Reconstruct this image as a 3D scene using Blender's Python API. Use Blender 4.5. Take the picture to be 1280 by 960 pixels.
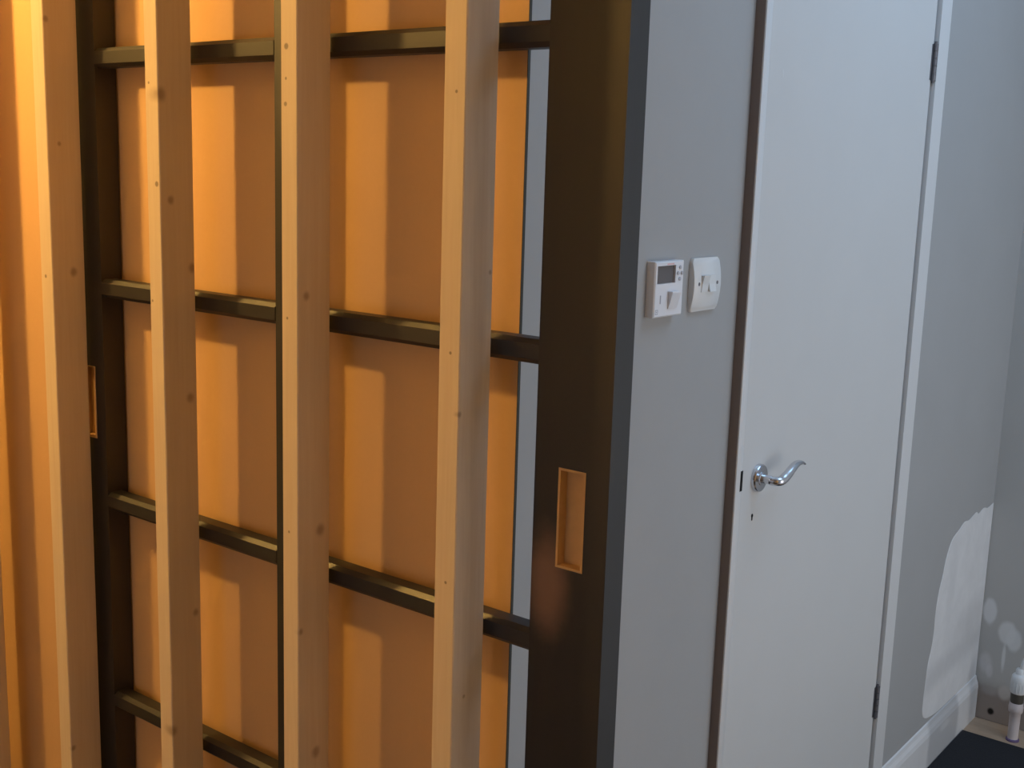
import bpy, bmesh, math
from mathutils import Vector, Matrix

# ------------------------------------------------------------------ scene, camera, light
for o in list(bpy.data.objects):
    bpy.data.objects.remove(o)
scn = bpy.context.scene
COL = scn.collection
scn.view_settings.view_transform = 'Standard'
scn.view_settings.look = 'None'
scn.view_settings.gamma = 1.0
scn.view_settings.use_curve_mapping = False
scn.view_settings.exposure = 0.0

F_PX = 1487.2
YAW, PITCH, ROLL = math.radians(37.7807), math.radians(-10.3073), math.radians(1.7508)
fwd = Vector((-math.sin(YAW) * math.cos(PITCH), math.cos(YAW) * math.cos(PITCH), math.sin(PITCH)))
r0 = Vector((math.cos(YAW), math.sin(YAW), 0))
u0 = r0.cross(fwd)
rr = math.cos(ROLL) * r0 + math.sin(ROLL) * u0
uu = -math.sin(ROLL) * r0 + math.cos(ROLL) * u0
cam_d = bpy.data.cameras.new('camera')
cam = bpy.data.objects.new('camera', cam_d)
COL.objects.link(cam)
m = Matrix.Identity(4)
for i in range(3):
    m[i][0], m[i][1], m[i][2] = rr[i], uu[i], -fwd[i]
m[2][3] = 1.6
cam.matrix_world = m
cam_d.sensor_width = 36.0
cam_d.lens = F_PX / 1280.0 * 36.0
cam_d.clip_start = 0.02
scn.camera = cam

world = bpy.data.worlds.new('world')
scn.world = world
world.use_nodes = True
bg = world.node_tree.nodes['Background']
bg.inputs[0].default_value = (0.55, 0.72, 1.0, 1)
bg.inputs[1].default_value = 1.0

# daylight of the far room: a rooflight (blue sky) in its ceiling and an added opening on its right, evening out the light
CEIL1, CEIL2 = 2.56, 2.92
FAR_X = 1.9
ROOF_X, ROOF_Y = (-0.6, 0.55), (1.8, 3.1)
GLZ_Y, GLZ_Z = (1.7, 3.35), (0.1, 2.1)
def daylight(nm, loc, rot, sx, sy, watt, colr):
    d = bpy.data.lights.new(nm, 'AREA')
    d.shape = 'RECTANGLE'
    d.size, d.size_y, d.energy, d.color = sx, sy, watt, colr
    o = bpy.data.objects.new(nm, d)
    COL.objects.link(o)
    o.location, o.rotation_euler = loc, rot
daylight('sky_daylight', (sum(ROOF_X) / 2, sum(ROOF_Y) / 2, CEIL2 + .03), (0, 0, 0),
         ROOF_X[1] - ROOF_X[0] - .06, ROOF_Y[1] - ROOF_Y[0] - .06, 15.5, (0.38, 0.66, 1.0))
daylight('side_fill', (FAR_X + .03, sum(GLZ_Y) / 2, sum(GLZ_Z) / 2), (0, math.radians(90), 0),
         GLZ_Z[1] - GLZ_Z[0] - .1, GLZ_Y[1] - GLZ_Y[0] - .1, 19.5, (1.0, 0.92, 0.79))
# dim daylight fill, set in a window added to the wall behind the camera
NW_X, NW_Z, YN = (-1.5, -0.4), (0.35, 1.35), -1.1
daylight('near_fill', (sum(NW_X) / 2, YN - .03, sum(NW_Z) / 2), (math.radians(90), 0, 0),
         NW_X[1] - NW_X[0] - .08, NW_Z[1] - NW_Z[0] - .08, 0.6, (0.68, 0.84, 1.0))

LAMP = Vector((-2.32, 0.44, 2.37))
LAMP_STRENGTH = 1150.0
LAMP_COLOR = (1.0, 0.565, 0.14)

# ------------------------------------------------------------------ helpers
def bm_box(bm, x0, x1, y0, y1, z0, z1, bevel=0.0, seg=1):
    vs = [bm.verts.new((x, y, z)) for x in (x0, x1) for y in (y0, y1) for z in (z0, z1)]
    fs = [(0, 1, 3, 2), (4, 6, 7, 5), (0, 4, 5, 1), (2, 3, 7, 6), (0, 2, 6, 4), (1, 5, 7, 3)]
    faces = [bm.faces.new([vs[i] for i in f]) for f in fs]
    if bevel > 0:
        edges = set(e for f in faces for e in f.edges)
        bmesh.ops.bevel(bm, geom=list(edges), offset=bevel, segments=seg, affect='EDGES', profile=0.5)
    return faces

def obj(name, bm, mat, parent=None, smooth=False, org=None):
    """Link one mesh; org = world point that becomes its origin."""
    bmesh.ops.recalc_face_normals(bm, faces=bm.faces)
    if org is not None:
        bmesh.ops.translate(bm, verts=bm.verts, vec=-Vector(org))
    me = bpy.data.meshes.new(name)
    bm.to_mesh(me)
    bm.free()
    if smooth:
        for p in me.polygons:
            p.use_smooth = True
        try:
            me.set_sharp_from_angle(angle=math.radians(40))
        except Exception:
            pass
    me.materials.append(mat)
    o = bpy.data.objects.new(name, me)
    COL.objects.link(o)
    if org is not None:
        o.location = org
    if parent is not None:
        o.parent = parent
        o.location = Vector(o.location) - parent_world(parent)
    return o

def parent_world(p):
    v = Vector((0, 0, 0))
    while p is not None:
        v += Vector(p.location)
        p = p.parent
    return v

def box(name, b, mat, parent=None, bevel=0.0, seg=1, org='base'):
    bm = bmesh.new()
    bm_box(bm, *b, bevel=bevel, seg=seg)
    if org == 'base':
        org = ((b[0] + b[1]) / 2, (b[2] + b[3]) / 2, b[4])
    return obj(name, bm, mat, parent, org=org)

def empty(name, loc):
    o = bpy.data.objects.new(name, None)
    o.empty_display_size = 0.05
    COL.objects.link(o)
    o.location = loc
    return o

def tag(o, label, cat=None, group=None, kind=None):
    o['label'] = label
    if cat:
        o['category'] = cat
    if group:
        o['group'] = group
    if kind:
        o['kind'] = kind
    return o

def struct(o, label=None):
    o['kind'] = 'structure'
    if label:
        o['label'] = label
    return o

def bm_cyl(bm, p0, p1, r0, r1=None, n=24, caps=True):
    r1 = r0 if r1 is None else r1
    p0, p1 = Vector(p0), Vector(p1)
    d = (p1 - p0).normalized()
    a = d.orthogonal().normalized()
    b = d.cross(a)
    A, B = [], []
    for i in range(n):
        t = 2 * math.pi * i / n
        v = a * math.cos(t) + b * math.sin(t)
        A.append(bm.verts.new(p0 + v * r0))
        B.append(bm.verts.new(p1 + v * r1))
    for i in range(n):
        j = (i + 1) % n
        bm.faces.new((A[i], A[j], B[j], B[i]))
    if caps:
        bm.faces.new(list(reversed(A)))
        bm.faces.new(B)

def bm_lathe(bm, origin, axis, prof, n=32):
    """prof: list of (distance along axis, radius)."""
    axis = Vector(axis).normalized()
    a = axis.orthogonal().normalized()
    b = axis.cross(a)
    rings = []
    for h, r in prof:
        c = Vector(origin) + axis * h
        rings.append([bm.verts.new(c + (a * math.cos(2 * math.pi * i / n) + b * math.sin(2 * math.pi * i / n)) * max(r, 1e-5)) for i in range(n)])
    for k in range(len(rings) - 1):
        for i in range(n):
            j = (i + 1) % n
            bm.faces.new((rings[k][i], rings[k][j], rings[k + 1][j], rings[k + 1][i]))
    bm.faces.new(list(reversed(rings[0])))
    bm.faces.new(rings[-1])

def bm_sweep(bm, pts, radii, n=16, up=Vector((0, 0, 1))):
    """Elliptic sweep; radii = (in-plane/up radius, side radius)."""
    pts = [Vector(p) for p in pts]
    rings = []
    for k, p in enumerate(pts):
        t = (pts[min(k + 1, len(pts) - 1)] - pts[max(k - 1, 0)]).normalized()
        s = t.cross(up).normalized()
        w = s.cross(t).normalized()
        ru, rs = radii[k]
        rings.append([bm.verts.new(p + w * (ru * math.cos(2 * math.pi * i / n)) + s * (rs * math.sin(2 * math.pi * i / n))) for i in range(n)])
    for k in range(len(rings) - 1):
        for i in range(n):
            j = (i + 1) % n
            bm.faces.new((rings[k][i], rings[k][j], rings[k + 1][j], rings[k + 1][i]))
    bm.faces.new(list(reversed(rings[0])))
    bm.faces.new(rings[-1])

def catmull(P, n=6):
    P = [Vector(p) for p in P]
    out = []
    for i in range(len(P) - 1):
        a, b, c, d = P[max(i - 1, 0)], P[i], P[i + 1], P[min(i + 2, len(P) - 1)]
        for k in range(n):
            t = k / n
            out.append(0.5 * ((2 * b) + (c - a) * t + (2 * a - 5 * b + 4 * c - d) * t * t + (3 * b - a - 3 * c + d) * t ** 3))
    out.append(P[-1])
    return out

# ------------------------------------------------------------------ materials
class NT:
    def __init__(self, name, rough=0.6, spec=0.5, metal=0.0):
        self.m = bpy.data.materials.new(name)
        self.m.use_nodes = True
        self.n = self.m.node_tree.nodes
        self.l = self.m.node_tree.links
        self.b = self.n['Principled BSDF']
        self.b.inputs['Roughness'].default_value = rough
        self.b.inputs['Specular IOR Level'].default_value = spec
        self.b.inputs['Metallic'].default_value = metal
        self.tc = self.n.new('ShaderNodeTexCoord')
    def val(self, s, v):
        if hasattr(v, 'is_output'):
            self.l.new(v, s)
        else:
            s.default_value = v
    def math(self, op, a, b=0.0, clamp=False):
        k = self.n.new('ShaderNodeMath'); k.operation = op; k.use_clamp = clamp
        self.val(k.inputs[0], a); self.val(k.inputs[1], b)
        return k.outputs[0]
    def mapping(self, scale=(1, 1, 1), loc=(0, 0, 0), src='Object'):
        k = self.n.new('ShaderNodeMapping')
        k.inputs['Scale'].default_value = scale
        k.inputs['Location'].default_value = loc
        self.l.new(self.tc.outputs[src], k.inputs[0])
        return k.outputs[0]
    def noise(self, scale, detail=3, vec=None, rough=0.55, dist=0.0):
        k = self.n.new('ShaderNodeTexNoise')
        k.inputs['Scale'].default_value = scale
        k.inputs['Detail'].default_value = detail
        k.inputs['Roughness'].default_value = rough
        k.inputs['Distortion'].default_value = dist
        self.l.new(vec if vec is not None else self.tc.outputs['Object'], k.inputs['Vector'])
        return k.outputs['Fac']
    def ramp(self, fac, a, b):
        k = self.n.new('ShaderNodeMapRange'); k.interpolation_type = 'SMOOTHSTEP'
        self.val(k.inputs['Value'], fac)
        k.inputs['From Min'].default_value = a; k.inputs['From Max'].default_value = b
        return k.outputs[0]
    def mix(self, fac, a, b):
        k = self.n.new('ShaderNodeMix'); k.data_type = 'RGBA'
        self.val(k.inputs['Factor'], fac)
        for s, v in ((k.inputs['A'], a), (k.inputs['B'], b)):
            if hasattr(v, 'is_output'):
                self.l.new(v, s)
            else:
                s.default_value = (*v, 1)
        return k.outputs['Result']
    def color(self, v):
        if hasattr(v, 'is_output'):
            self.l.new(v, self.b.inputs['Base Color'])
        else:
            self.b.inputs['Base Color'].default_value = (*v, 1)
    def bump(self, h, strength=0.1, dist=0.002):
        k = self.n.new('ShaderNodeBump')
        k.inputs['Strength'].default_value = strength
        k.inputs['Distance'].default_value = dist
        self.l.new(h, k.inputs['Height'])
        self.l.new(k.outputs[0], self.b.inputs['Normal'])
    def blob(self, c, r, wob=0.0, soft=0.35, nscale=30):
        """0..1 mask of an ellipsoid at c with radii r in object space, edge wobbled by noise."""
        s = [1.0 / q for q in r]
        v = self.mapping(scale=s, loc=[-c[i] * s[i] for i in range(3)])
        k = self.n.new('ShaderNodeVectorMath'); k.operation = 'LENGTH'
        self.l.new(v, k.inputs[0])
        d = k.outputs['Value']
        if wob:
            d = self.math('ADD', d, self.math('MULTIPLY', self.math('SUBTRACT', self.noise(nscale, 3), 0.5), wob))
        return self.math('SUBTRACT', 1.0, self.ramp(d, 1 - soft, 1 + soft))

def plain(name, col, rough=0.6, spec=0.5, metal=0.0, var=0.06, nscale=12, bump=0.0, bscale=250):
    t = NT(name, rough, spec, metal)
    n = t.noise(nscale, 4)
    t.color(t.mix(n, [c * (1 - var) for c in col], [min(1, c * (1 + var)) for c in col]))
    if bump:
        t.bump(t.noise(bscale, 2), bump, 0.001)
    return t.m

def pine(name, knots=(), dots=(), seed=0.0):
    """Planed softwood; knots (pos, radii) and nail dots (pos, radius) in object space."""
    t = NT(name, 0.62, 0.3)
    v = t.mapping(scale=(1, 1, 0.045), loc=(seed, seed * 1.7, seed * .3))
    g1 = t.noise(55, 3, v, 0.6, 0.6)
    g2 = t.noise(220, 2, v, 0.5, 0.2)
    c = t.mix(g1, (0.62, 0.50, 0.37), (0.72, 0.62, 0.49))
    c = t.mix(t.math('MULTIPLY', g2, 0.3), c, (0.45, 0.28, 0.14))
    for p, r in knots:
        c = t.mix(t.math('MULTIPLY', t.blob(p, r, 0.6, 0.7, 60), 0.5), c, (0.13, 0.055, 0.022))
    for p, r in dots:
        c = t.mix(t.math('MULTIPLY', t.blob(p, (r, r, r), 0, 0.3), 0.6), c, (0.05, 0.03, 0.02))
    t.color(c)
    t.bump(g1, 0.12, 0.001)
    return t.m

def wall_paint(name, col, blobs=(), var=0.05):
    t = NT(name, 0.75, 0.3)
    n = t.noise(5, 4)
    c = t.mix(n, [q * (1 - var) for q in col], [q * (1 + var) for q in col])
    for p, r, bc, amt, soft in blobs:
        c = t.mix(t.math('MULTIPLY', t.blob(p, r, 0.5, soft, 22), amt), c, bc)
    t.color(c)
    t.bump(t.noise(320, 2), 0.08, 0.001)
    return t.m

GREY = (0.37, 0.37, 0.37)
M_GREY = wall_paint('grey_emulsion', GREY)
M_WHITE_WALL = wall_paint('white_emulsion', (0.90, 0.88, 0.85))
M_CEIL = wall_paint('ceiling_white', (0.85, 0.84, 0.82))
M_FILLER = plain('dried_filler', (0.60, 0.60, 0.60), 0.85, 0.2, var=0.14, nscale=14, bump=0.1, bscale=90)
M_DOOR = plain('door_white_paint', (0.60, 0.60, 0.595), 0.42, 0.4, var=0.03, nscale=6, bump=0.02)
M_TRIM = plain('trim_white_gloss', (0.66, 0.66, 0.66), 0.32, 0.5, var=0.02)
M_BARE = plain('bare_recess_wood', (0.58, 0.38, 0.19), 0.7, 0.2, var=0.12, nscale=60)
M_CHROME = plain('polished_chrome', (0.66, 0.67, 0.71), 0.22, 0.5, 1.0, var=0.02)
M_STEEL = plain('dull_steel_hinge', (0.2, 0.2, 0.22), 0.45, 0.5, 0.9)
M_BLACK = plain('dark_void', (0.012, 0.012, 0.013), 0.8, 0.2)
M_PLASTIC = plain('white_plastic', (0.76, 0.76, 0.79), 0.32, 0.5, var=0.01)
M_PLASTIC2 = plain('switch_white_plastic', (0.72, 0.73, 0.73), 0.32, 0.5, var=0.01)
M_GREYPL = plain('grey_plastic', (0.45, 0.45, 0.50), 0.4)
M_SCREEN = plain('grey_lcd', (0.13, 0.115, 0.115), 0.25, 0.5, var=0.02)
M_MARK_RED = plain('pale_red_print', (0.75, 0.45, 0.45), 0.5, var=0.02)
M_MARK_GREY = plain('grey_print', (0.40, 0.40, 0.46), 0.5, var=0.02)
M_PIPE = plain('pinkish_white_pipe', (0.62, 0.55, 0.54), 0.4, var=0.08, nscale=40)
M_RING = plain('dark_ring', (0.07, 0.06, 0.045), 0.5)
M_VIOLET = plain('violet_pipe_collar', (0.13, 0.09, 0.19), 0.5)
M_BRASS = plain('lamp_brass', (0.5, 0.42, 0.3), 0.3, 0.5, 1.0)

def dark_paint():
    t = NT('dark_brown_black_paint', 0.5, 0.75)
    v = t.mapping(scale=(1, 1, 0.05))
    g = t.noise(60, 3, v)
    t.color(t.mix(g, (0.009, 0.0095, 0.011), (0.0125, 0.013, 0.015)))
    t.bump(g, 0.10, 0.001)
    return t.m
M_DARK = dark_paint()

def dark_paint_worn():
    # same paint, with the brown rubbed patch beside the pull
    t = NT('dark_paint_rubbed', 0.52, 0.6)
    v = t.mapping(scale=(1, 1, 0.05))
    g = t.noise(60, 3, v)
    c = t.mix(g, (0.009, 0.0095, 0.011), (0.0125, 0.013, 0.015))
    w = t.blob((-0.030, -0.02, 1.085), (0.026, 0.05, 0.055), 0.6, 0.7, 25)
    c = t.mix(t.math('MULTIPLY', w, 0.8), c, (0.24, 0.14, 0.10))
    t.color(c)
    t.bump(g, 0.10, 0.001)
    return t.m
M_DARK_WORN = dark_paint_worn()

def board_mat():
    t = NT('pale_lining_board', 0.7, 0.25)
    v = t.mapping(scale=(1, 1, 0.12))
    n = t.noise(9, 4, v)
    f = t.noise(160, 2)
    c = t.mix(n, (0.60, 0.375, 0.19), (0.66, 0.43, 0.235))
    c = t.mix(t.math('MULTIPLY', f, 0.12), c, (0.4, 0.26, 0.14))
    t.color(c)
    t.bump(f, 0.05, 0.001)
    return t.m
M_BOARD = board_mat()

def plank_mat():
    t = NT('oak_floor', 0.45, 0.4)
    v = t.mapping(scale=(0.08, 1, 1))
    g = t.noise(40, 4, v, 0.6, 0.8)
    t.color(t.mix(g, (0.36, 0.25, 0.17), (0.52, 0.39, 0.28)))
    t.bump(g, 0.06, 0.001)
    return t.m
M_PLANK = plank_mat()

def mat_mat():
    t = NT('black_rubber_mat', 0.8, 0.3)
    t.color(t.mix(t.noise(200, 2), (0.010, 0.011, 0.014), (0.022, 0.024, 0.030)))
    t.bump(t.noise(400, 2), 0.3, 0.002)
    return t.m
M_MAT = mat_mat()

# ------------------------------------------------------------------ setting
P2 = -0.95            # face of the wall with the white door
P3 = 3.56             # face of the end wall
XL, XR = -3.6, 0.9
BOARD_Y = 1.203

fl = struct(box('floor', (XL - .1, XR + .1, YN - .1, P3 + .15, -0.10, -0.018), M_PLANK))
pl_mesh = None
k = 0
y = P3
while y - 0.125 > 1.15:
    if pl_mesh is None:
        bm = bmesh.new()
        bm_box(bm, -1.0, 1.0, -0.0615, 0.0615, 0, 0.018, bevel=0.0015)
        pl_mesh = bpy.data.meshes.new('plank')
        bmesh.ops.recalc_face_normals(bm, faces=bm.faces)
        bm.to_mesh(pl_mesh); bm.free()
        pl_mesh.materials.append(M_PLANK)
    o = bpy.data.objects.new('plank', pl_mesh)
    COL.objects.link(o)
    o.parent = fl
    o.location = Vector((0.05 + 0.0 * k, y - 0.0625, -0.018)) - Vector(fl.location)
    y -= 0.125
    k += 1
struct(box('floor_screed', (XL - .1, XR + .1, YN - .1, y, -0.018, 0.0), plain('dusty_concrete', (0.06, 0.058, 0.055), 0.9, 0.2, var=0.2)))

# wall with the white door, opening cut for the door
DY0, DY1, DZ1 = 1.860, 2.690, 2.02
bm = bmesh.new()
bm_box(bm, P2 - .12, P2, BOARD_Y + .007, DY0, 0, CEIL2)
bm_box(bm, P2 - .12, P2, DY1, P3 + .12, 0, CEIL2)
bm_box(bm, P2 - .12, P2, DY0, DY1, DZ1, CEIL2)
wl = struct(obj('wall_left', bm, M_GREY, org=(P2, 1.215, 0)), 'grey painted wall holding the white door')
struct(box('wall_closet', (P2 - .75, P2 - .65, BOARD_Y + .02, P3 + .12, 0, CEIL2), M_GREY))

# end wall: dark grey paint with dabs of filler and a bare brown foot
ew_blobs = [
    ((-0.85, 0, 0.00), (0.30, .1, 0.105), (0.24, 0.19, 0.16), 0.85, 0.30),
    ((-0.928, 0, 0.340), (0.019, .1, 0.040), (0.72, 0.72, 0.72), 0.8, 0.25),
    ((-0.872, 0, 0.285), (0.026, .1, 0.036), (0.72, 0.72, 0.71), 0.8, 0.22),
    ((-0.852, 0, 0.268), (0.022, .1, 0.034), (0.72, 0.72, 0.71), 0.8, 0.25),
    ((-0.876, 0, 0.212), (0.005, .1, 0.040), (0.72, 0.72, 0.71), 0.8, 0.5),
    ((-0.926, 0, 0.178), (0.018, .1, 0.030), (0.66, 0.64, 0.64), 0.6, 0.4),
    ((-0.912, 0, 0.155), (0.010, .1, 0.020), (0.66, 0.64, 0.64), 0.6, 0.4),
    ((-0.862, 0, 0.100), (0.018, .1, 0.022), (0.55, 0.51, 0.47), 0.7, 0.35),
    ((-0.905, 0, 0.095), (0.020, .1, 0.014), (0.36, 0.33, 0.31), 0.7, 0.5),
    ((-0.896, 0, 0.030), (0.009, .1, 0.010), (0.01, 0.008, 0.006), 1.0, 0.4),
]
M_END = wall_paint('end_wall_grey', (0.47, 0.46, 0.44), ew_blobs)
ew = struct(box('wall_back', (P2 - .65, FAR_X + .12, P3, P3 + .12, 0, CEIL2), M_END, org=(0, P3, 0)), 'grey end wall with dabs of filler')

# right wall of the far room with the opening added for the side fill light
bm = bmesh.new()
bm_box(bm, FAR_X, FAR_X + .12, 1.2, GLZ_Y[0], 0, CEIL2)
bm_box(bm, FAR_X, FAR_X + .12, GLZ_Y[1], P3, 0, CEIL2)
bm_box(bm, FAR_X, FAR_X + .12, *GLZ_Y, 0, GLZ_Z[0])
bm_box(bm, FAR_X, FAR_X + .12, *GLZ_Y, GLZ_Z[1], CEIL2)
struct(obj('wall_right', bm, M_WHITE_WALL, org=(FAR_X, 1.2, 0)))
bm = bmesh.new()
for b in ((GLZ_Y[0], GLZ_Y[0] + .05, *GLZ_Z), (GLZ_Y[1] - .05, GLZ_Y[1], *GLZ_Z),
          (*GLZ_Y, GLZ_Z[0], GLZ_Z[0] + .05), (*GLZ_Y, GLZ_Z[1] - .05, GLZ_Z[1])):
    bm_box(bm, FAR_X + .01, FAR_X + .08, *b)
struct(obj('added_window_1', bm, M_TRIM, org=(FAR_X, GLZ_Y[0], GLZ_Z[0])))  # frame around the added side fill light
bm = bmesh.new()
cx0, cx1 = P2 - .75, FAR_X + .12
for b in ((cx0, ROOF_X[0], 1.1, P3 + .12), (ROOF_X[1], cx1, 1.1, P3 + .12), (*ROOF_X, 1.1, ROOF_Y[0]), (*ROOF_X, ROOF_Y[1], P3 + .12)):
    bm_box(bm, *b, CEIL2, CEIL2 + .1)
struct(obj('ceiling_far', bm, M_CEIL, org=(0, 2, CEIL2)))
bm = bmesh.new()
for b in ((ROOF_X[0], ROOF_X[0] + .03, *ROOF_Y), (ROOF_X[1] - .03, ROOF_X[1], *ROOF_Y), (*ROOF_X, ROOF_Y[0], ROOF_Y[0] + .03), (*ROOF_X, ROOF_Y[1] - .03, ROOF_Y[1])):
    bm_box(bm, *b, CEIL2 - .01, CEIL2 + .09)
struct(obj('window_2', bm, M_TRIM, org=(ROOF_X[0], ROOF_Y[0], CEIL2)))

# partition to the right of the doorway, and the band above the pocket
bm = bmesh.new()
bm_box(bm, -0.08, FAR_X + .1, 1.09, 1.2, 0, CEIL1)
bm_box(bm, -0.95, -0.08, 1.09, 1.2, 2.3, CEIL1)
bm_box(bm, XL, FAR_X + .1, 1.09, 1.2, CEIL1, CEIL2 + .1)
struct(obj('wall_partition', bm, M_WHITE_WALL, org=(0, 1.2, 0)))
struct(box('wall_partition_lining', (-0.08, FAR_X, 1.2, 1.212, 0, CEIL2), M_GREY))
struct(box('ceiling', (XL, XR, YN, 1.09, CEIL1, CEIL1 + .1), M_CEIL))
bm = bmesh.new()
for b in ((XL, NW_X[0], 0, CEIL1), (NW_X[1], XR, 0, CEIL1), (*NW_X, 0, NW_Z[0]), (*NW_X, NW_Z[1], CEIL1)):
    bm_box(bm, b[0], b[1], YN - .1, YN, b[2], b[3])
struct(obj('wall_near', bm, wall_paint('pale_emulsion', (0.62, 0.58, 0.54)), org=(0, YN, 0)))
bm = bmesh.new()
for b in ((NW_X[0], NW_X[0] + .04, *NW_Z), (NW_X[1] - .04, NW_X[1], *NW_Z), (*NW_X, NW_Z[0], NW_Z[0] + .04), (*NW_X, NW_Z[1] - .04, NW_Z[1])):
    bm_box(bm, b[0], b[1], YN - .08, YN - .01, b[2], b[3])
struct(obj('added_window_3', bm, M_TRIM, org=(NW_X[0], YN, NW_Z[0])))  # frame of the window added for the near fill light
struct(box('wall_lamp_side', (XL - .1, XL, YN, 1.3, 0, CEIL1), M_GREY))
struct(box('wall_far_right', (XR, XR + .1, YN, 1.2, 0, CEIL1), M_WHITE_WALL))

# ------------------------------------------------------------------ lining board behind the sliding door
lb = box('lining_board', (XL + .02, -0.9235, BOARD_Y, BOARD_Y + .0045, 0.0, 2.49), M_BOARD)
es = box('edge_strip', (-0.9235, -0.9225, BOARD_Y - .0002, BOARD_Y + .0047, 0.0, 2.49), plain('dark_strip', (0.03, 0.03, 0.022), 0.7), lb)  # thin dark strip over the end of the board
es['label'] = 'thin dark strip on the board edge'
tag(lb, 'pale wide board lit orange behind the dark sliding door and the studs', 'board')

# ------------------------------------------------------------------ timber studs
SF, SB = 1.088, 1.148
studs = [
    # x0, x1, side knots (y,z,size), front dots (x,z,r), label
    (-2.205, -2.136, [(1.125, .655, 4), (1.12, .60, 4)], [], None),
    (-1.850, -1.815, [(1.093, 1.812, 4), (1.127, 1.405, 6), (1.109, 1.616, 3), (1.093, .554, 4)], [(-1.836, 1.398, .003)],
     'upright timber stud at the far left, brightest lit, in front of the dark left stile'),
    (-1.5475, -1.5155, [(1.092, 1.690, 8), (1.106, 1.537, 5), (1.143, 1.433, 6), (1.135, 1.231, 6), (1.138, .876, 5), (1.089, .687, 7)],
     [(-1.538, 1.707, .002), (-1.541, 1.384, .002), (-1.524, 1.560, .004)],
     'second upright timber stud from the left, with a small dark knot near its top'),
    (-1.2475, -1.2150, [(1.104, 1.419, 5), (1.122, .742, 7), (1.093, .938, 4), (1.13, 1.082, 7)],
     [(-1.237, 1.707, .002), (-1.236, 1.388, .002), (-1.236, 1.748, .004), (-1.238, 1.674, .003), (-1.234, 1.084, .002)],
     'upright timber stud in front of the dark middle bar, third from the left'),
    (-0.9590, -0.9246, [(1.142, 1.472, 2.5), (1.111, .924, 2), (1.090, 1.30, 3)],
     [(-.939, 1.686, .002), (-.940, 1.375, .002), (-.940, 1.081, .002)],
     'upright timber stud nearest the grey doorway, its right side lit grey by daylight'),
]
for i, (x0, x1, kn, dots, label) in enumerate(studs):
    c = Vector(((x0 + x1) / 2, (SF + SB) / 2, 0))
    K = []
    for (yy, zz, s) in kn:
        s *= 0.001
        K.append(((x1 - c.x, yy - c.y, zz), (s * 2.5, s, s * 1.15)))
    Dt = [((xx - c.x, SF - c.y, zz), r) for (xx, zz, r) in dots]
    mat = pine('pine_stud', K, Dt, seed=1.3 * i)
    o = box('timber_stud', (x0, x1, SF, SB, 0, CEIL1 - 0.01), mat, bevel=0.0015)
    tag(o, label or 'timber stud cut off by the lower left corner of the photo', 'stud', 'upright timber studs of the partition')

# ------------------------------------------------------------------ dark sliding pocket door
DF, DB = 1.160, 1.200
SX = [(-1.8975, -1.786), (-0.859, -0.7478)]
DOOR_B, DOOR_T = 0.012, 2.22
sd = empty('sliding_door', (-1.32, 1.18, 0.0))
tag(sd, 'dark painted sliding door with open panes, half drawn out behind the studs', 'door')

def stile(x0, x1, px0, px1, mat):
    z0, z1 = 1.112, 1.2395
    rd = 0.014
    bm = bmesh.new()
    def q(*vs):
        bm.faces.new([bm.verts.new(v) for v in vs])
    # front with a hole
    for (a, b, c, d) in ((x0, px0, DOOR_B, DOOR_T), (px1, x1, DOOR_B, DOOR_T), (px0, px1, DOOR_B, z0), (px0, px1, z1, DOOR_T)):
        q((a, DF, c), (b, DF, c), (b, DF, d), (a, DF, d))
    q((x1, DB, DOOR_B), (x0, DB, DOOR_B), (x0, DB, DOOR_T), (x1, DB, DOOR_T))
    q((x1, DF, DOOR_B), (x1, DB, DOOR_B), (x1, DB, DOOR_T), (x1, DF, DOOR_T))
    q((x0, DB, DOOR_B), (x0, DF, DOOR_B), (x0, DF, DOOR_T), (x0, DB, DOOR_T))
    q((x0, DF, DOOR_T), (x1, DF, DOOR_T), (x1, DB, DOOR_T), (x0, DB, DOOR_T))
    q((x0, DB, DOOR_B), (x1, DB, DOOR_B), (x1, DF, DOOR_B), (x0, DF, DOOR_B))
    bmesh.ops.remove_doubles(bm, verts=bm.verts, dist=1e-5)
    s = obj('stile', bm, mat, sd, org=((x0 + x1) / 2, 1.18, 0))
    bm = bmesh.new()
    # bare wood liner: a shallow open tray with a thin raw lip
    e = 0.0012
    f = DF - 0.0006
    for (a, b, c, d) in ((px0, px0 + .003, z0, z1), (px1 - .003, px1, z0, z1), (px0 + .003, px1 - .003, z0, z0 + .003), (px0 + .003, px1 - .003, z1 - .003, z1)):
        bm_box(bm, a, b, f, DF + rd, c, d)
    bm_box(bm, px0, px1, DF + rd, DF + rd + .003, z0, z1)
    r = obj('pull_recess', bm, M_BARE, s, org=((px0 + px1) / 2, DF, z0))
    r['label'] = 'bare wood recess cut for a flush pull'
    return s

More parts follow.
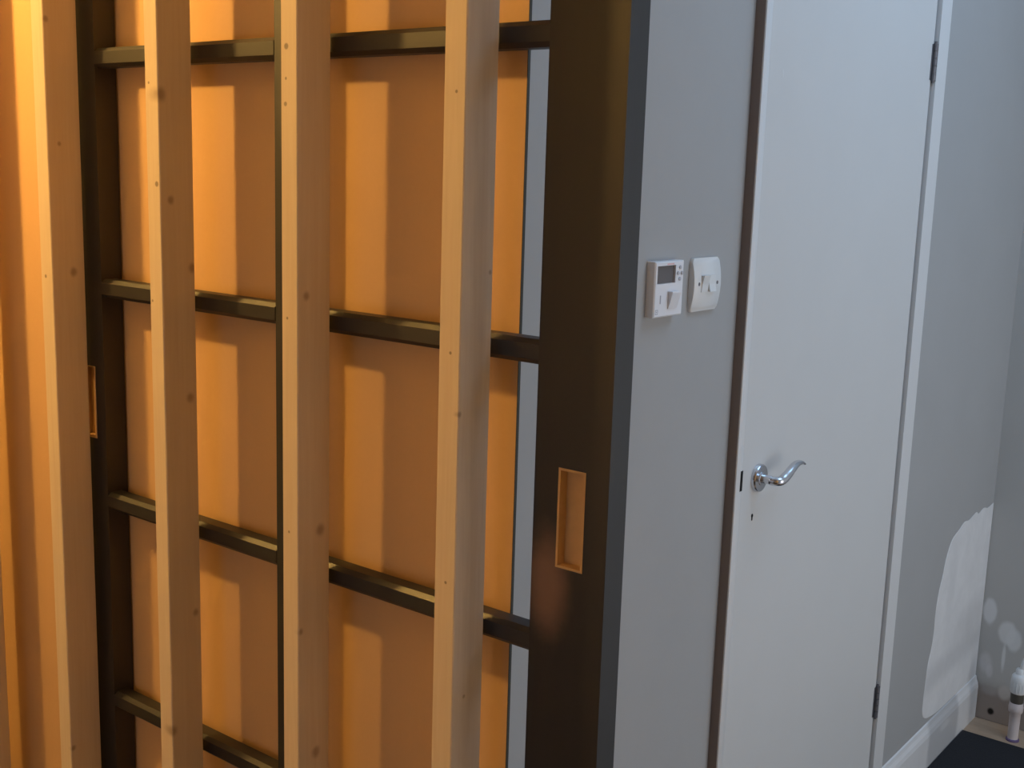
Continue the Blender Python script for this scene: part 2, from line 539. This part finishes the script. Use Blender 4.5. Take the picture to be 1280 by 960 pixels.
stile(SX[0][0], SX[0][1], -1.853, -1.8125, M_DARK)
stile(SX[1][0], SX[1][1], -0.822, -0.7816, M_DARK_WORN)
IX0, IX1 = SX[0][1], SX[1][0]
box('top_rail', (IX0, IX1, DF, DB, 2.10, DOOR_T), M_DARK, sd)
box('bottom_rail', (IX0, IX1, DF, DB, DOOR_B, 0.27), M_DARK, sd)
BARD = 1.187
def hbar(x0, x1, zt, h=0.031, ch=0.006):
    """Glazing bar with chamfered front arrises."""
    zb = zt - h
    prof = [(DF + ch, zb), (DF, zb + ch), (DF, zt - ch), (DF + ch, zt), (BARD, zt), (BARD, zb)]
    bm = bmesh.new()
    A = [bm.verts.new((x0, a, b)) for a, b in prof]
    B = [bm.verts.new((x1, a, b)) for a, b in prof]
    n = len(prof)
    for i in range(n):
        bm.faces.new((A[i], A[(i + 1) % n], B[(i + 1) % n], B[i]))
    bm.faces.new(A); bm.faces.new(list(reversed(B)))
    return obj('glazing_bar', bm, M_DARK, sd, org=((x0 + x1) / 2, 1.17, zb))
MX0, MX1 = -1.345, -1.300
for zt in (1.772, 1.393, 1.019, 0.647):
    hbar(IX0, MX0, zt)
    hbar(MX1, IX1, zt)
box('middle_bar', (MX0, MX1, DF, BARD, 0.27, 2.10), M_DARK, sd, bevel=0.002)

# ------------------------------------------------------------------ white flush door, lining and ironmongery
LF = -0.939
leaf = box('door_1', (LF - .040, LF, 1.878, 2.676, 0.008, 2.004), M_DOOR, bevel=0.0015)
struct(leaf, 'white flush door with a chrome lever handle in the grey wall')
# narrow left lining, wide right lining with a rounded outer edge, head
bm = bmesh.new()
bm_box(bm, P2 - .11, -0.930, 1.853, 1.8755, 0, 2.035, bevel=0.002, seg=2)
tl = struct(obj('trim_1', bm, M_TRIM, org=(P2, 1.86, 0), smooth=True), 'narrow white door lining on the latch side')
bm = bmesh.new()
bm_box(bm, P2 - .11, -0.930, 2.6815, 2.757, 0, 2.035)
es = [e for e in bm.edges if all(v.co.x > -0.931 and v.co.y > 2.75 for v in e.verts)]
bmesh.ops.bevel(bm, geom=es, offset=0.012, segments=5, affect='EDGES')
tr = struct(obj('trim_2', bm, M_TRIM, org=(P2, 2.72, 0), smooth=True), 'white door lining on the hinge side')
struct(box('trim_3', (P2 - .11, -0.930, 1.8755, 2.6815, 2.008, 2.06), M_TRIM))
ge = box('shade_edge', (P2, -0.9325, 1.8518, 1.8532, 0, 2.033), plain('brown_shade_edge', (0.23, 0.19, 0.175), 0.8), tl)  # brown colour stands in for shade on the lining's outer side
ge['label'] = 'outer edge coloured brown for its shade'
sp = box('strike_slot', (-0.945, -0.9294, 1.8685, 1.8765, 1.046, 1.083), M_BLACK, tl)
sp['label'] = 'dark latch slot'

HY, HZ = 1.955, 1.054
bm = bmesh.new()
bm_lathe(bm, (LF, HY, HZ), (1, 0, 0), [(0, .0262), (.006, .0262), (.0085, .0245), (.0090, .013), (.0100, .0128), (.0105, .0105), (.012, .0100)], 40)
rose = obj('door_handle', bm, M_CHROME, leaf, smooth=True, org=(LF, HY, HZ))
rose['label'] = 'round chrome rose with a wavy lever'
EX = -0.897      # lever centre distance from the wall
pts = catmull([(LF + .008, HY, HZ), (LF + .026, HY, HZ), (EX - .014, HY, HZ - .001), (EX - .003, HY + .004, HZ - .001), (EX, HY + .015, HZ),
               (EX + .001, HY + .032, HZ + .006), (EX + .001, HY + .050, HZ + .014), (EX, HY + .070, HZ + .020), (EX - .001, HY + .090, HZ + .020), (EX - .002, HY + .104, HZ + .015)], 6)
n = len(pts)
rad = []
for i in range(n):
    t = i / (n - 1)
    if t < 0.25:
        rad.append((.0082, .0082))
    elif t < 0.5:
        s = (t - .25) / .25
        rad.append((.0082 + .0010 * s, .0082 + .001 * s))
    else:
        s = (t - .5) / .5
        rad.append((.0092 - .0062 * s, .0092 - .0022 * s))
bm = bmesh.new()
bm_sweep(bm, pts, rad, 18, up=Vector((0.0, 0.0, 1.0)))
obj('lever', bm, M_CHROME, rose, smooth=True, org=(EX, HY, HZ))
bm = bmesh.new()
bm_lathe(bm, (LF + .0002, 1.943, 0.984), (1, 0, 0), [(0, .0035), (.0006, .0035)], 16)
bm_box(bm, LF + .0002, LF + .0008, 1.9412, 1.9448, 0.975, 0.984)
kh = obj('keyhole', bm, M_BLACK, leaf, org=(LF, 1.943, .98))
for zc in (1.854, 0.360):
    bm = bmesh.new()
    hx, hy = LF + .0035, 2.6785
    for j in range(5):
        a = zc - .040 + j * .016
        bm_cyl(bm, (hx, hy, a + .0007), (hx, hy, a + .0153), .0058 if j % 2 == 0 else .0052, n=16)
    bm_cyl(bm, (hx, hy, zc - .044), (hx, hy, zc + .044), .0030, n=12)
    bm_box(bm, LF - .002, LF + .0012, hy - .012, hy - .001, zc - .038, zc + .038)
    obj('hinge', bm, M_STEEL, leaf, smooth=True, org=(hx, hy, zc))
bm = bmesh.new()
bm_lathe(bm, (LF + .0001, 1.946, 1.773), (1, 0, 0), [(0, .004), (.0008, .002)], 12)
bmesh.ops.scale(bm, verts=bm.verts, vec=(1, .8, 1.8), space=Matrix.Translation((0, -1.946, -1.773)))
obj('paint_drip', bm, M_TRIM, leaf, smooth=True, org=(LF, 1.946, 1.773))

# skirting board on the door wall
def skirt_mat():
    t = NT('skirting_white_smeared', 0.42, 0.4)
    n = t.noise(18, 4)
    c = t.mix(n, (0.66, 0.66, 0.665), (0.74, 0.74, 0.75))
    a = t.blob((0, 0.495, .07), (.3, .125, .3), 0.25, 0.12, 20)
    c = t.mix(t.math('MULTIPLY', a, 0.75), c, (0.43, 0.435, 0.45))
    h = t.blob((0, 0.50, .085), (.3, .04, .012), 0.9, 0.5, 30)
    c = t.mix(t.math('MULTIPLY', h, 0.6), c, (0.66, 0.66, 0.67))
    t.color(c)
    return t.m
bm = bmesh.new()
Y0, Y1 = 2.757, P3 - .004
prof = [(P2, 0), (P2 + .0125, 0), (P2 + .0125, .100), (P2 + .010, .112), (P2 + .006, .122), (P2 + .004, .132), (P2, .134)]
A = [bm.verts.new((a, Y0, b)) for a, b in prof]
B = [bm.verts.new((a, Y1, b)) for a, b in prof]
for i in range(len(prof)):
    j = (i + 1) % len(prof)
    bm.faces.new((A[i], A[j], B[j], B[i]))
bm.faces.new(A); bm.faces.new(list(reversed(B)))
struct(obj('baseboard_left', bm, skirt_mat(), org=(P2, Y0, 0)), 'white skirting board with a grey smear near the corner')

# skim of white filler beside the corner, on the door wall
outline = [(3.556, .672), (3.50, .668), (3.46, .676), (3.414, .668), (3.39, .678), (3.333, .668), (3.29, .672), (3.252, .660), (3.205, .648), (3.178, .628), (3.156, .595),
           (3.142, .553), (3.124, .516), (3.112, .46), (3.114, .403), (3.106, .357), (3.090, .32), (3.084, .274), (3.080, .218), (3.082, .180), (3.10, .158),
           (3.15, .145), (3.25, .137), (3.556, .135)]
def fmat():
    t = NT('dried_white_filler', 0.85, 0.2)
    n = t.noise(16, 5, None, 0.6, 0.4)
    c = t.mix(n, (0.60, 0.60, 0.61), (0.76, 0.76, 0.765))
    for p, r, amt in (((0, .40, .20), (.3, .16, .06), .45), ((0, .22, .13), (.3, .30, .035), .5), ((0, .15, .40), (.3, .03, .10), .2)):
        c = t.mix(t.math('MULTIPLY', t.blob(p, r, 0.8, 0.7, 14), amt), c, (0.47, 0.47, 0.48))
    t.color(c)
    t.bump(t.noise(60, 4), 0.25, 0.002)
    return t.m
bm = bmesh.new()
sm = catmull([(0, a, b) for a, b in outline] , 3)
T = [bm.verts.new((P2 + .0012, p.y + (0.003 if 0 < i < len(sm) - 1 else 0), p.z)) for i, p in enumerate(sm)]
Bv = [bm.verts.new((P2 - .001, p.y, p.z)) for p in sm]
bm.faces.new(T)
for i in range(len(sm)):
    j = (i + 1) % len(sm)
    bm.faces.new((T[i], T[j], Bv[j], Bv[i]))
obj('filler_patch', bm, fmat(), wl, org=(P2, 3.08, .135))['label'] = 'large dried skim of white filler'

# ------------------------------------------------------------------ heating controller and double switch on the grey wall
TY0, TY1, TZ0, TZ1, TX = 1.551, 1.636, 1.3805, 1.4660, -0.9345
th = empty('heating_controller', (P2, (TY0 + TY1) / 2, TZ0))
tag(th, 'white square heating controller with a grey screen, nearest the dark sliding door', 'thermostat')
bm = bmesh.new()
# body with a sunk screen: frame boxes around the window
sy0, sy1, sz0, sz1 = TY0 + .006, TY0 + .060, TZ0 + .0515, TZ0 + .0790
bv = .002
def fr(bm, y0, y1, z0, z1):
    bm_box(bm, P2, TX, y0, y1, z0, z1)
def ring_body(bm):
    def q(*vs):
        bm.faces.new([bm.verts.new(v) for v in vs])
    for (a, b, c, d) in ((TY0 + bv, sy0, TZ0 + bv, TZ1 - bv), (sy1, TY1 - bv, TZ0 + bv, TZ1 - bv), (sy0, sy1, TZ0 + bv, sz0), (sy0, sy1, sz1, TZ1 - bv)):
        q((TX, a, c), (TX, b, c), (TX, b, d), (TX, a, d))
    xs = TX - .004
    for (p, r) in (((sy0, sz0), (sy1, sz0)), ((sy1, sz0), (sy1, sz1)), ((sy1, sz1), (sy0, sz1)), ((sy0, sz1), (sy0, sz0))):
        q((TX, *p), (TX, *r), (xs, *r), (xs, *p))
    q((xs, sy0, sz0), (xs, sy1, sz0), (xs, sy1, sz1), (xs, sy0, sz1))
    oi = [(TY0 + bv, TZ0 + bv), (TY1 - bv, TZ0 + bv), (TY1 - bv, TZ1 - bv), (TY0 + bv, TZ1 - bv)]
    oo = [(TY0, TZ0), (TY1, TZ0), (TY1, TZ1), (TY0, TZ1)]
    for i in range(4):
        j = (i + 1) % 4
        q((TX, *oi[i]), (TX, *oi[j]), (TX - bv, *oo[j]), (TX - bv, *oo[i]))
        q((TX - bv, *oo[i]), (TX - bv, *oo[j]), (P2, *oo[j]), (P2, *oo[i]))
    q(*[(P2, *p) for p in oo])
ring_body(bm)
bmesh.ops.remove_doubles(bm, verts=bm.verts, dist=1e-5)
body = obj('case', bm, M_PLASTIC, th, org=(P2, (TY0 + TY1) / 2, TZ0))
box('screen', (TX - .0039, TX - .0030, sy0 + .0005, sy1 - .0005, sz0 + .0005, sz1 - .0005), M_SCREEN, th)
cy, cz = TY0 + .0725, TZ0 + .066
for dy, dz in ((0, .009), (.006, 0), (-.006, 0), (0, -.009)):
    bm = bmesh.new()
    bm_lathe(bm, (TX, cy + dy, cz + dz), (1, 0, 0), [(0, .0030), (.0012, .0030), (.0016, .0022)], 14)
    obj('button', bm, M_GREYPL, th, smooth=True, org=(TX, cy + dy, cz + dz))
# rocker: wedge, proud at its top
ry0, ry1, rz0, rz1 = TY0 + .040, TY0 + .066, TZ0 + .012, TZ0 + .039
bm = bmesh.new()
pr = [(TX, rz0), (TX + .0015, rz0), (TX + .0085, rz1 - .002), (TX + .0080, rz1), (TX, rz1)]
A = [bm.verts.new((a, ry0, b)) for a, b in pr]
B = [bm.verts.new((a, ry1, b)) for a, b in pr]
for i in range(5):
    bm.faces.new((A[i], A[(i + 1) % 5], B[(i + 1) % 5], B[i]))
bm.faces.new(A); bm.faces.new(list(reversed(B)))
obj('rocker', bm, M_PLASTIC, th, org=(TX, ry0, rz0))
box('indicator_slot', (TX - .0002, TX + .0004, TY0 + .0165, TY0 + .0190, TZ0 + .021, TZ0 + .034), M_MARK_GREY, th)
# tiny printed marks
bm = bmesh.new()
bm_box(bm, TX - .0001, TX + .0002, TY0 + .034, TY0 + .054, TZ1 - .0055, TZ1 - .0033)
obj('printed_mark', bm, M_MARK_RED, body, org=(TX, TY0 + .04, TZ1 - .006))
bm = bmesh.new()
a0, b0 = TY0 + .0045, TZ0 + .005
for (y0, y1, z0, z1) in ((0, .0075, 0, .001), (0, .0075, .0065, .0075), (0, .001, .001, .0065), (.0065, .0075, .001, .0065), (.0028, .0048, .0028, .0048)):
    bm_box(bm, TX - .0001, TX + .0002, a0 + y0, a0 + y1, b0 + z0, b0 + z1)
obj('printed_mark', bm, M_MARK_GREY, body, org=(TX, a0, b0))

QY0, QY1, QZ0, QZ1 = 1.680, 1.768, 1.379, 1.4655
sw = empty('light_switch', (P2, (QY0 + QY1) / 2, QZ0))
tag(sw, 'white double light switch with a bowed plate, beside the white door', 'switch')
def bow(z):
    t = (z - QZ0) / (QZ1 - QZ0) * 2 - 1
    return P2 + .0050 + .0065 * (1 - t * t)
bm = bmesh.new()
N = 18
rows = []
for i in range(N + 1):
    zz = QZ0 + (QZ1 - QZ0) * i / N
    ins = 0.0
    t = abs(i / N * 2 - 1)
    if t > .9:
        ins = .004 * ((t - .9) / .1) ** 2
    rows.append([bm.verts.new(v) for v in ((P2, QY0 + ins, zz), (bow(zz) - .001, QY0 + ins, zz), (bow(zz), QY0 + ins + .0012, zz), (bow(zz), QY1 - ins - .0012, zz), (bow(zz) - .001, QY1 - ins, zz), (P2, QY1 - ins, zz))])
for i in range(N):
    for j in range(5):
        bm.faces.new((rows[i][j], rows[i][j + 1], rows[i + 1][j + 1], rows[i + 1][j]))
bm.faces.new(rows[0]); bm.faces.new(list(reversed(rows[-1])))
obj('plate', bm, M_PLASTIC2, sw, smooth=True, org=(P2, (QY0 + QY1) / 2, QZ0))
zc = (QZ0 + QZ1) / 2 + .002
yc = (QY0 + QY1) / 2
def rocker(y0, y1, top, bot):
    bm = bmesh.new()
    xb = bow(zc) - .003
    h = .0135
    pr = [(xb, zc - h), (bow(zc) + bot, zc - h), (bow(zc) + .0015, zc - .001), (bow(zc) + top, zc + h), (xb, zc + h)]
    A = [bm.verts.new((a, y0, b)) for a, b in pr]
    B = [bm.verts.new((a, y1, b)) for a, b in pr]
    for i in range(5):
        bm.faces.new((A[i], A[(i + 1) % 5], B[(i + 1) % 5], B[i]))
    bm.faces.new(A); bm.faces.new(list(reversed(B)))
    obj('rocker', bm, M_PLASTIC2, sw, org=(xb, y0, zc - h))
rocker(yc - .0215, yc - .0008, .0052, .0004)
rocker(yc + .0008, yc + .0215, .0008, .0042)
for dy in (-.0295, .0305):
    bm = bmesh.new()
    bm_lathe(bm, (bow(zc) - .0015, yc + dy, zc), (1, 0, 0), [(0, .0030), (.0018, .0030), (.0020, .0022)], 16)
    obj('screw', bm, M_STEEL, sw, smooth=True, org=(bow(zc), yc + dy, zc))

# ------------------------------------------------------------------ mat and pipe in the corner
bm = bmesh.new()
bm_box(bm, P2 + .0135, -0.15, 1.70, 3.432, 0.0, 0.006, bevel=0.002)
tag(obj('floor_mat', bm, M_MAT, org=(-.5, 2.5, 0)), 'black mat laid on the wooden floor along the grey wall', 'mat')

PXc, PYc = -0.806, 3.475
vp = empty('pipe_valve', (PXc, PYc, 0))
tag(vp, 'white plastic pipe with a capped valve rising from the floor in the corner', 'pipe')
bm = bmesh.new()
bm_lathe(bm, (PXc, PYc, 0), (0, 0, 1), [(0.004, .0150), (.055, .0150), (.085, .0155), (.090, .0195), (.104, .0205), (.110, .0195), (.118, .0185)], 28)
obj('lower_pipe', bm, M_PIPE, vp, smooth=True, org=(PXc, PYc, 0))
bm = bmesh.new()
bm_lathe(bm, (PXc, PYc, 0), (0, 0, 1), [(0, .0185), (.005, .0185), (.007, .0160)], 28)
obj('floor_collar', bm, M_VIOLET, vp, smooth=True, org=(PXc, PYc, 0))
bm = bmesh.new()
bm_lathe(bm, (PXc, PYc, .118), (0, 0, 1), [(0, .0175), (.006, .0180), (.026, .0180), (.030, .0175)], 28)
obj('dark_ring', bm, M_RING, vp, smooth=True, org=(PXc, PYc, .118))
bm = bmesh.new()
bm_lathe(bm, (PXc + .001, PYc, .148), (0, 0, 1), [(0, .0200), (.004, .0215), (.030, .0222), (.038, .0225), (.050, .0215), (.055, .0180), (.058, .0130), (.060, .0125), (.070, .0120), (.074, .0090)], 32)
for i in range(16):
    t = 2 * math.pi * i / 16
    bm_cyl(bm, (PXc + .001 + .0215 * math.cos(t), PYc + .0215 * math.sin(t), .154), (PXc + .001 + .022 * math.cos(t), PYc + .022 * math.sin(t), .180), .0013, n=8)
obj('cap', bm, M_PLASTIC2, vp, smooth=True, org=(PXc, PYc, .148))
bm = bmesh.new()
bm_sweep(bm, catmull([(PXc + .004, PYc, .215), (PXc + .008, PYc, .240), (PXc + .016, PYc + .005, .262), (PXc + .034, PYc + .03, .285), (PXc + .05, PYc + .06, .300), (PXc + .06, P3 + .01, .305)], 6), [(.0065, .0065)] * 31, 14, up=Vector((1, 0, .1)))
obj('thin_pipe', bm, M_PLASTIC2, vp, smooth=True, org=(PXc, PYc, .215))

# ------------------------------------------------------------------ warm ceiling lamp over the left of the partition
lp = empty('pendant_lamp', (LAMP.x, LAMP.y, CEIL1))
tag(lp, 'warm bare bulb hanging from the ceiling at the far left of the partition', 'lamp')
bm = bmesh.new()
bm_lathe(bm, (LAMP.x, LAMP.y, CEIL1), (0, 0, -1), [(0, .045), (.012, .045), (.022, .03), (.026, .010)], 24)
obj('ceiling_rose', bm, M_PLASTIC2, lp, smooth=True, org=(LAMP.x, LAMP.y, CEIL1))
bm = bmesh.new()
bm_cyl(bm, (LAMP.x, LAMP.y, LAMP.z + .095), (LAMP.x, LAMP.y, CEIL1 - .02), .004, n=10)
obj('cord', bm, M_PLASTIC2, lp, org=(LAMP.x, LAMP.y, LAMP.z + .095))
bm = bmesh.new()
bm_lathe(bm, (LAMP.x, LAMP.y, LAMP.z + .049), (0, 0, 1), [(0, .014), (.03, .017), (.045, .017), (.055, .006)], 20)
obj('lamp_holder', bm, M_BRASS, lp, smooth=True, org=(LAMP.x, LAMP.y, LAMP.z + .049))
bm = bmesh.new()
bmesh.ops.create_icosphere(bm, subdivisions=2, radius=.045)
bmesh.ops.translate(bm, verts=bm.verts, vec=LAMP)
me = bpy.data.materials.new('warm_bulb')
me.use_nodes = True
nt = me.node_tree
for nd in list(nt.nodes):
    nt.nodes.remove(nd)
em = nt.nodes.new('ShaderNodeEmission')
em.inputs[0].default_value = (*LAMP_COLOR, 1)
em.inputs[1].default_value = LAMP_STRENGTH
ot = nt.nodes.new('ShaderNodeOutputMaterial')
nt.links.new(em.outputs[0], ot.inputs[0])
obj('bulb', bm, me, lp, smooth=True, org=tuple(LAMP))
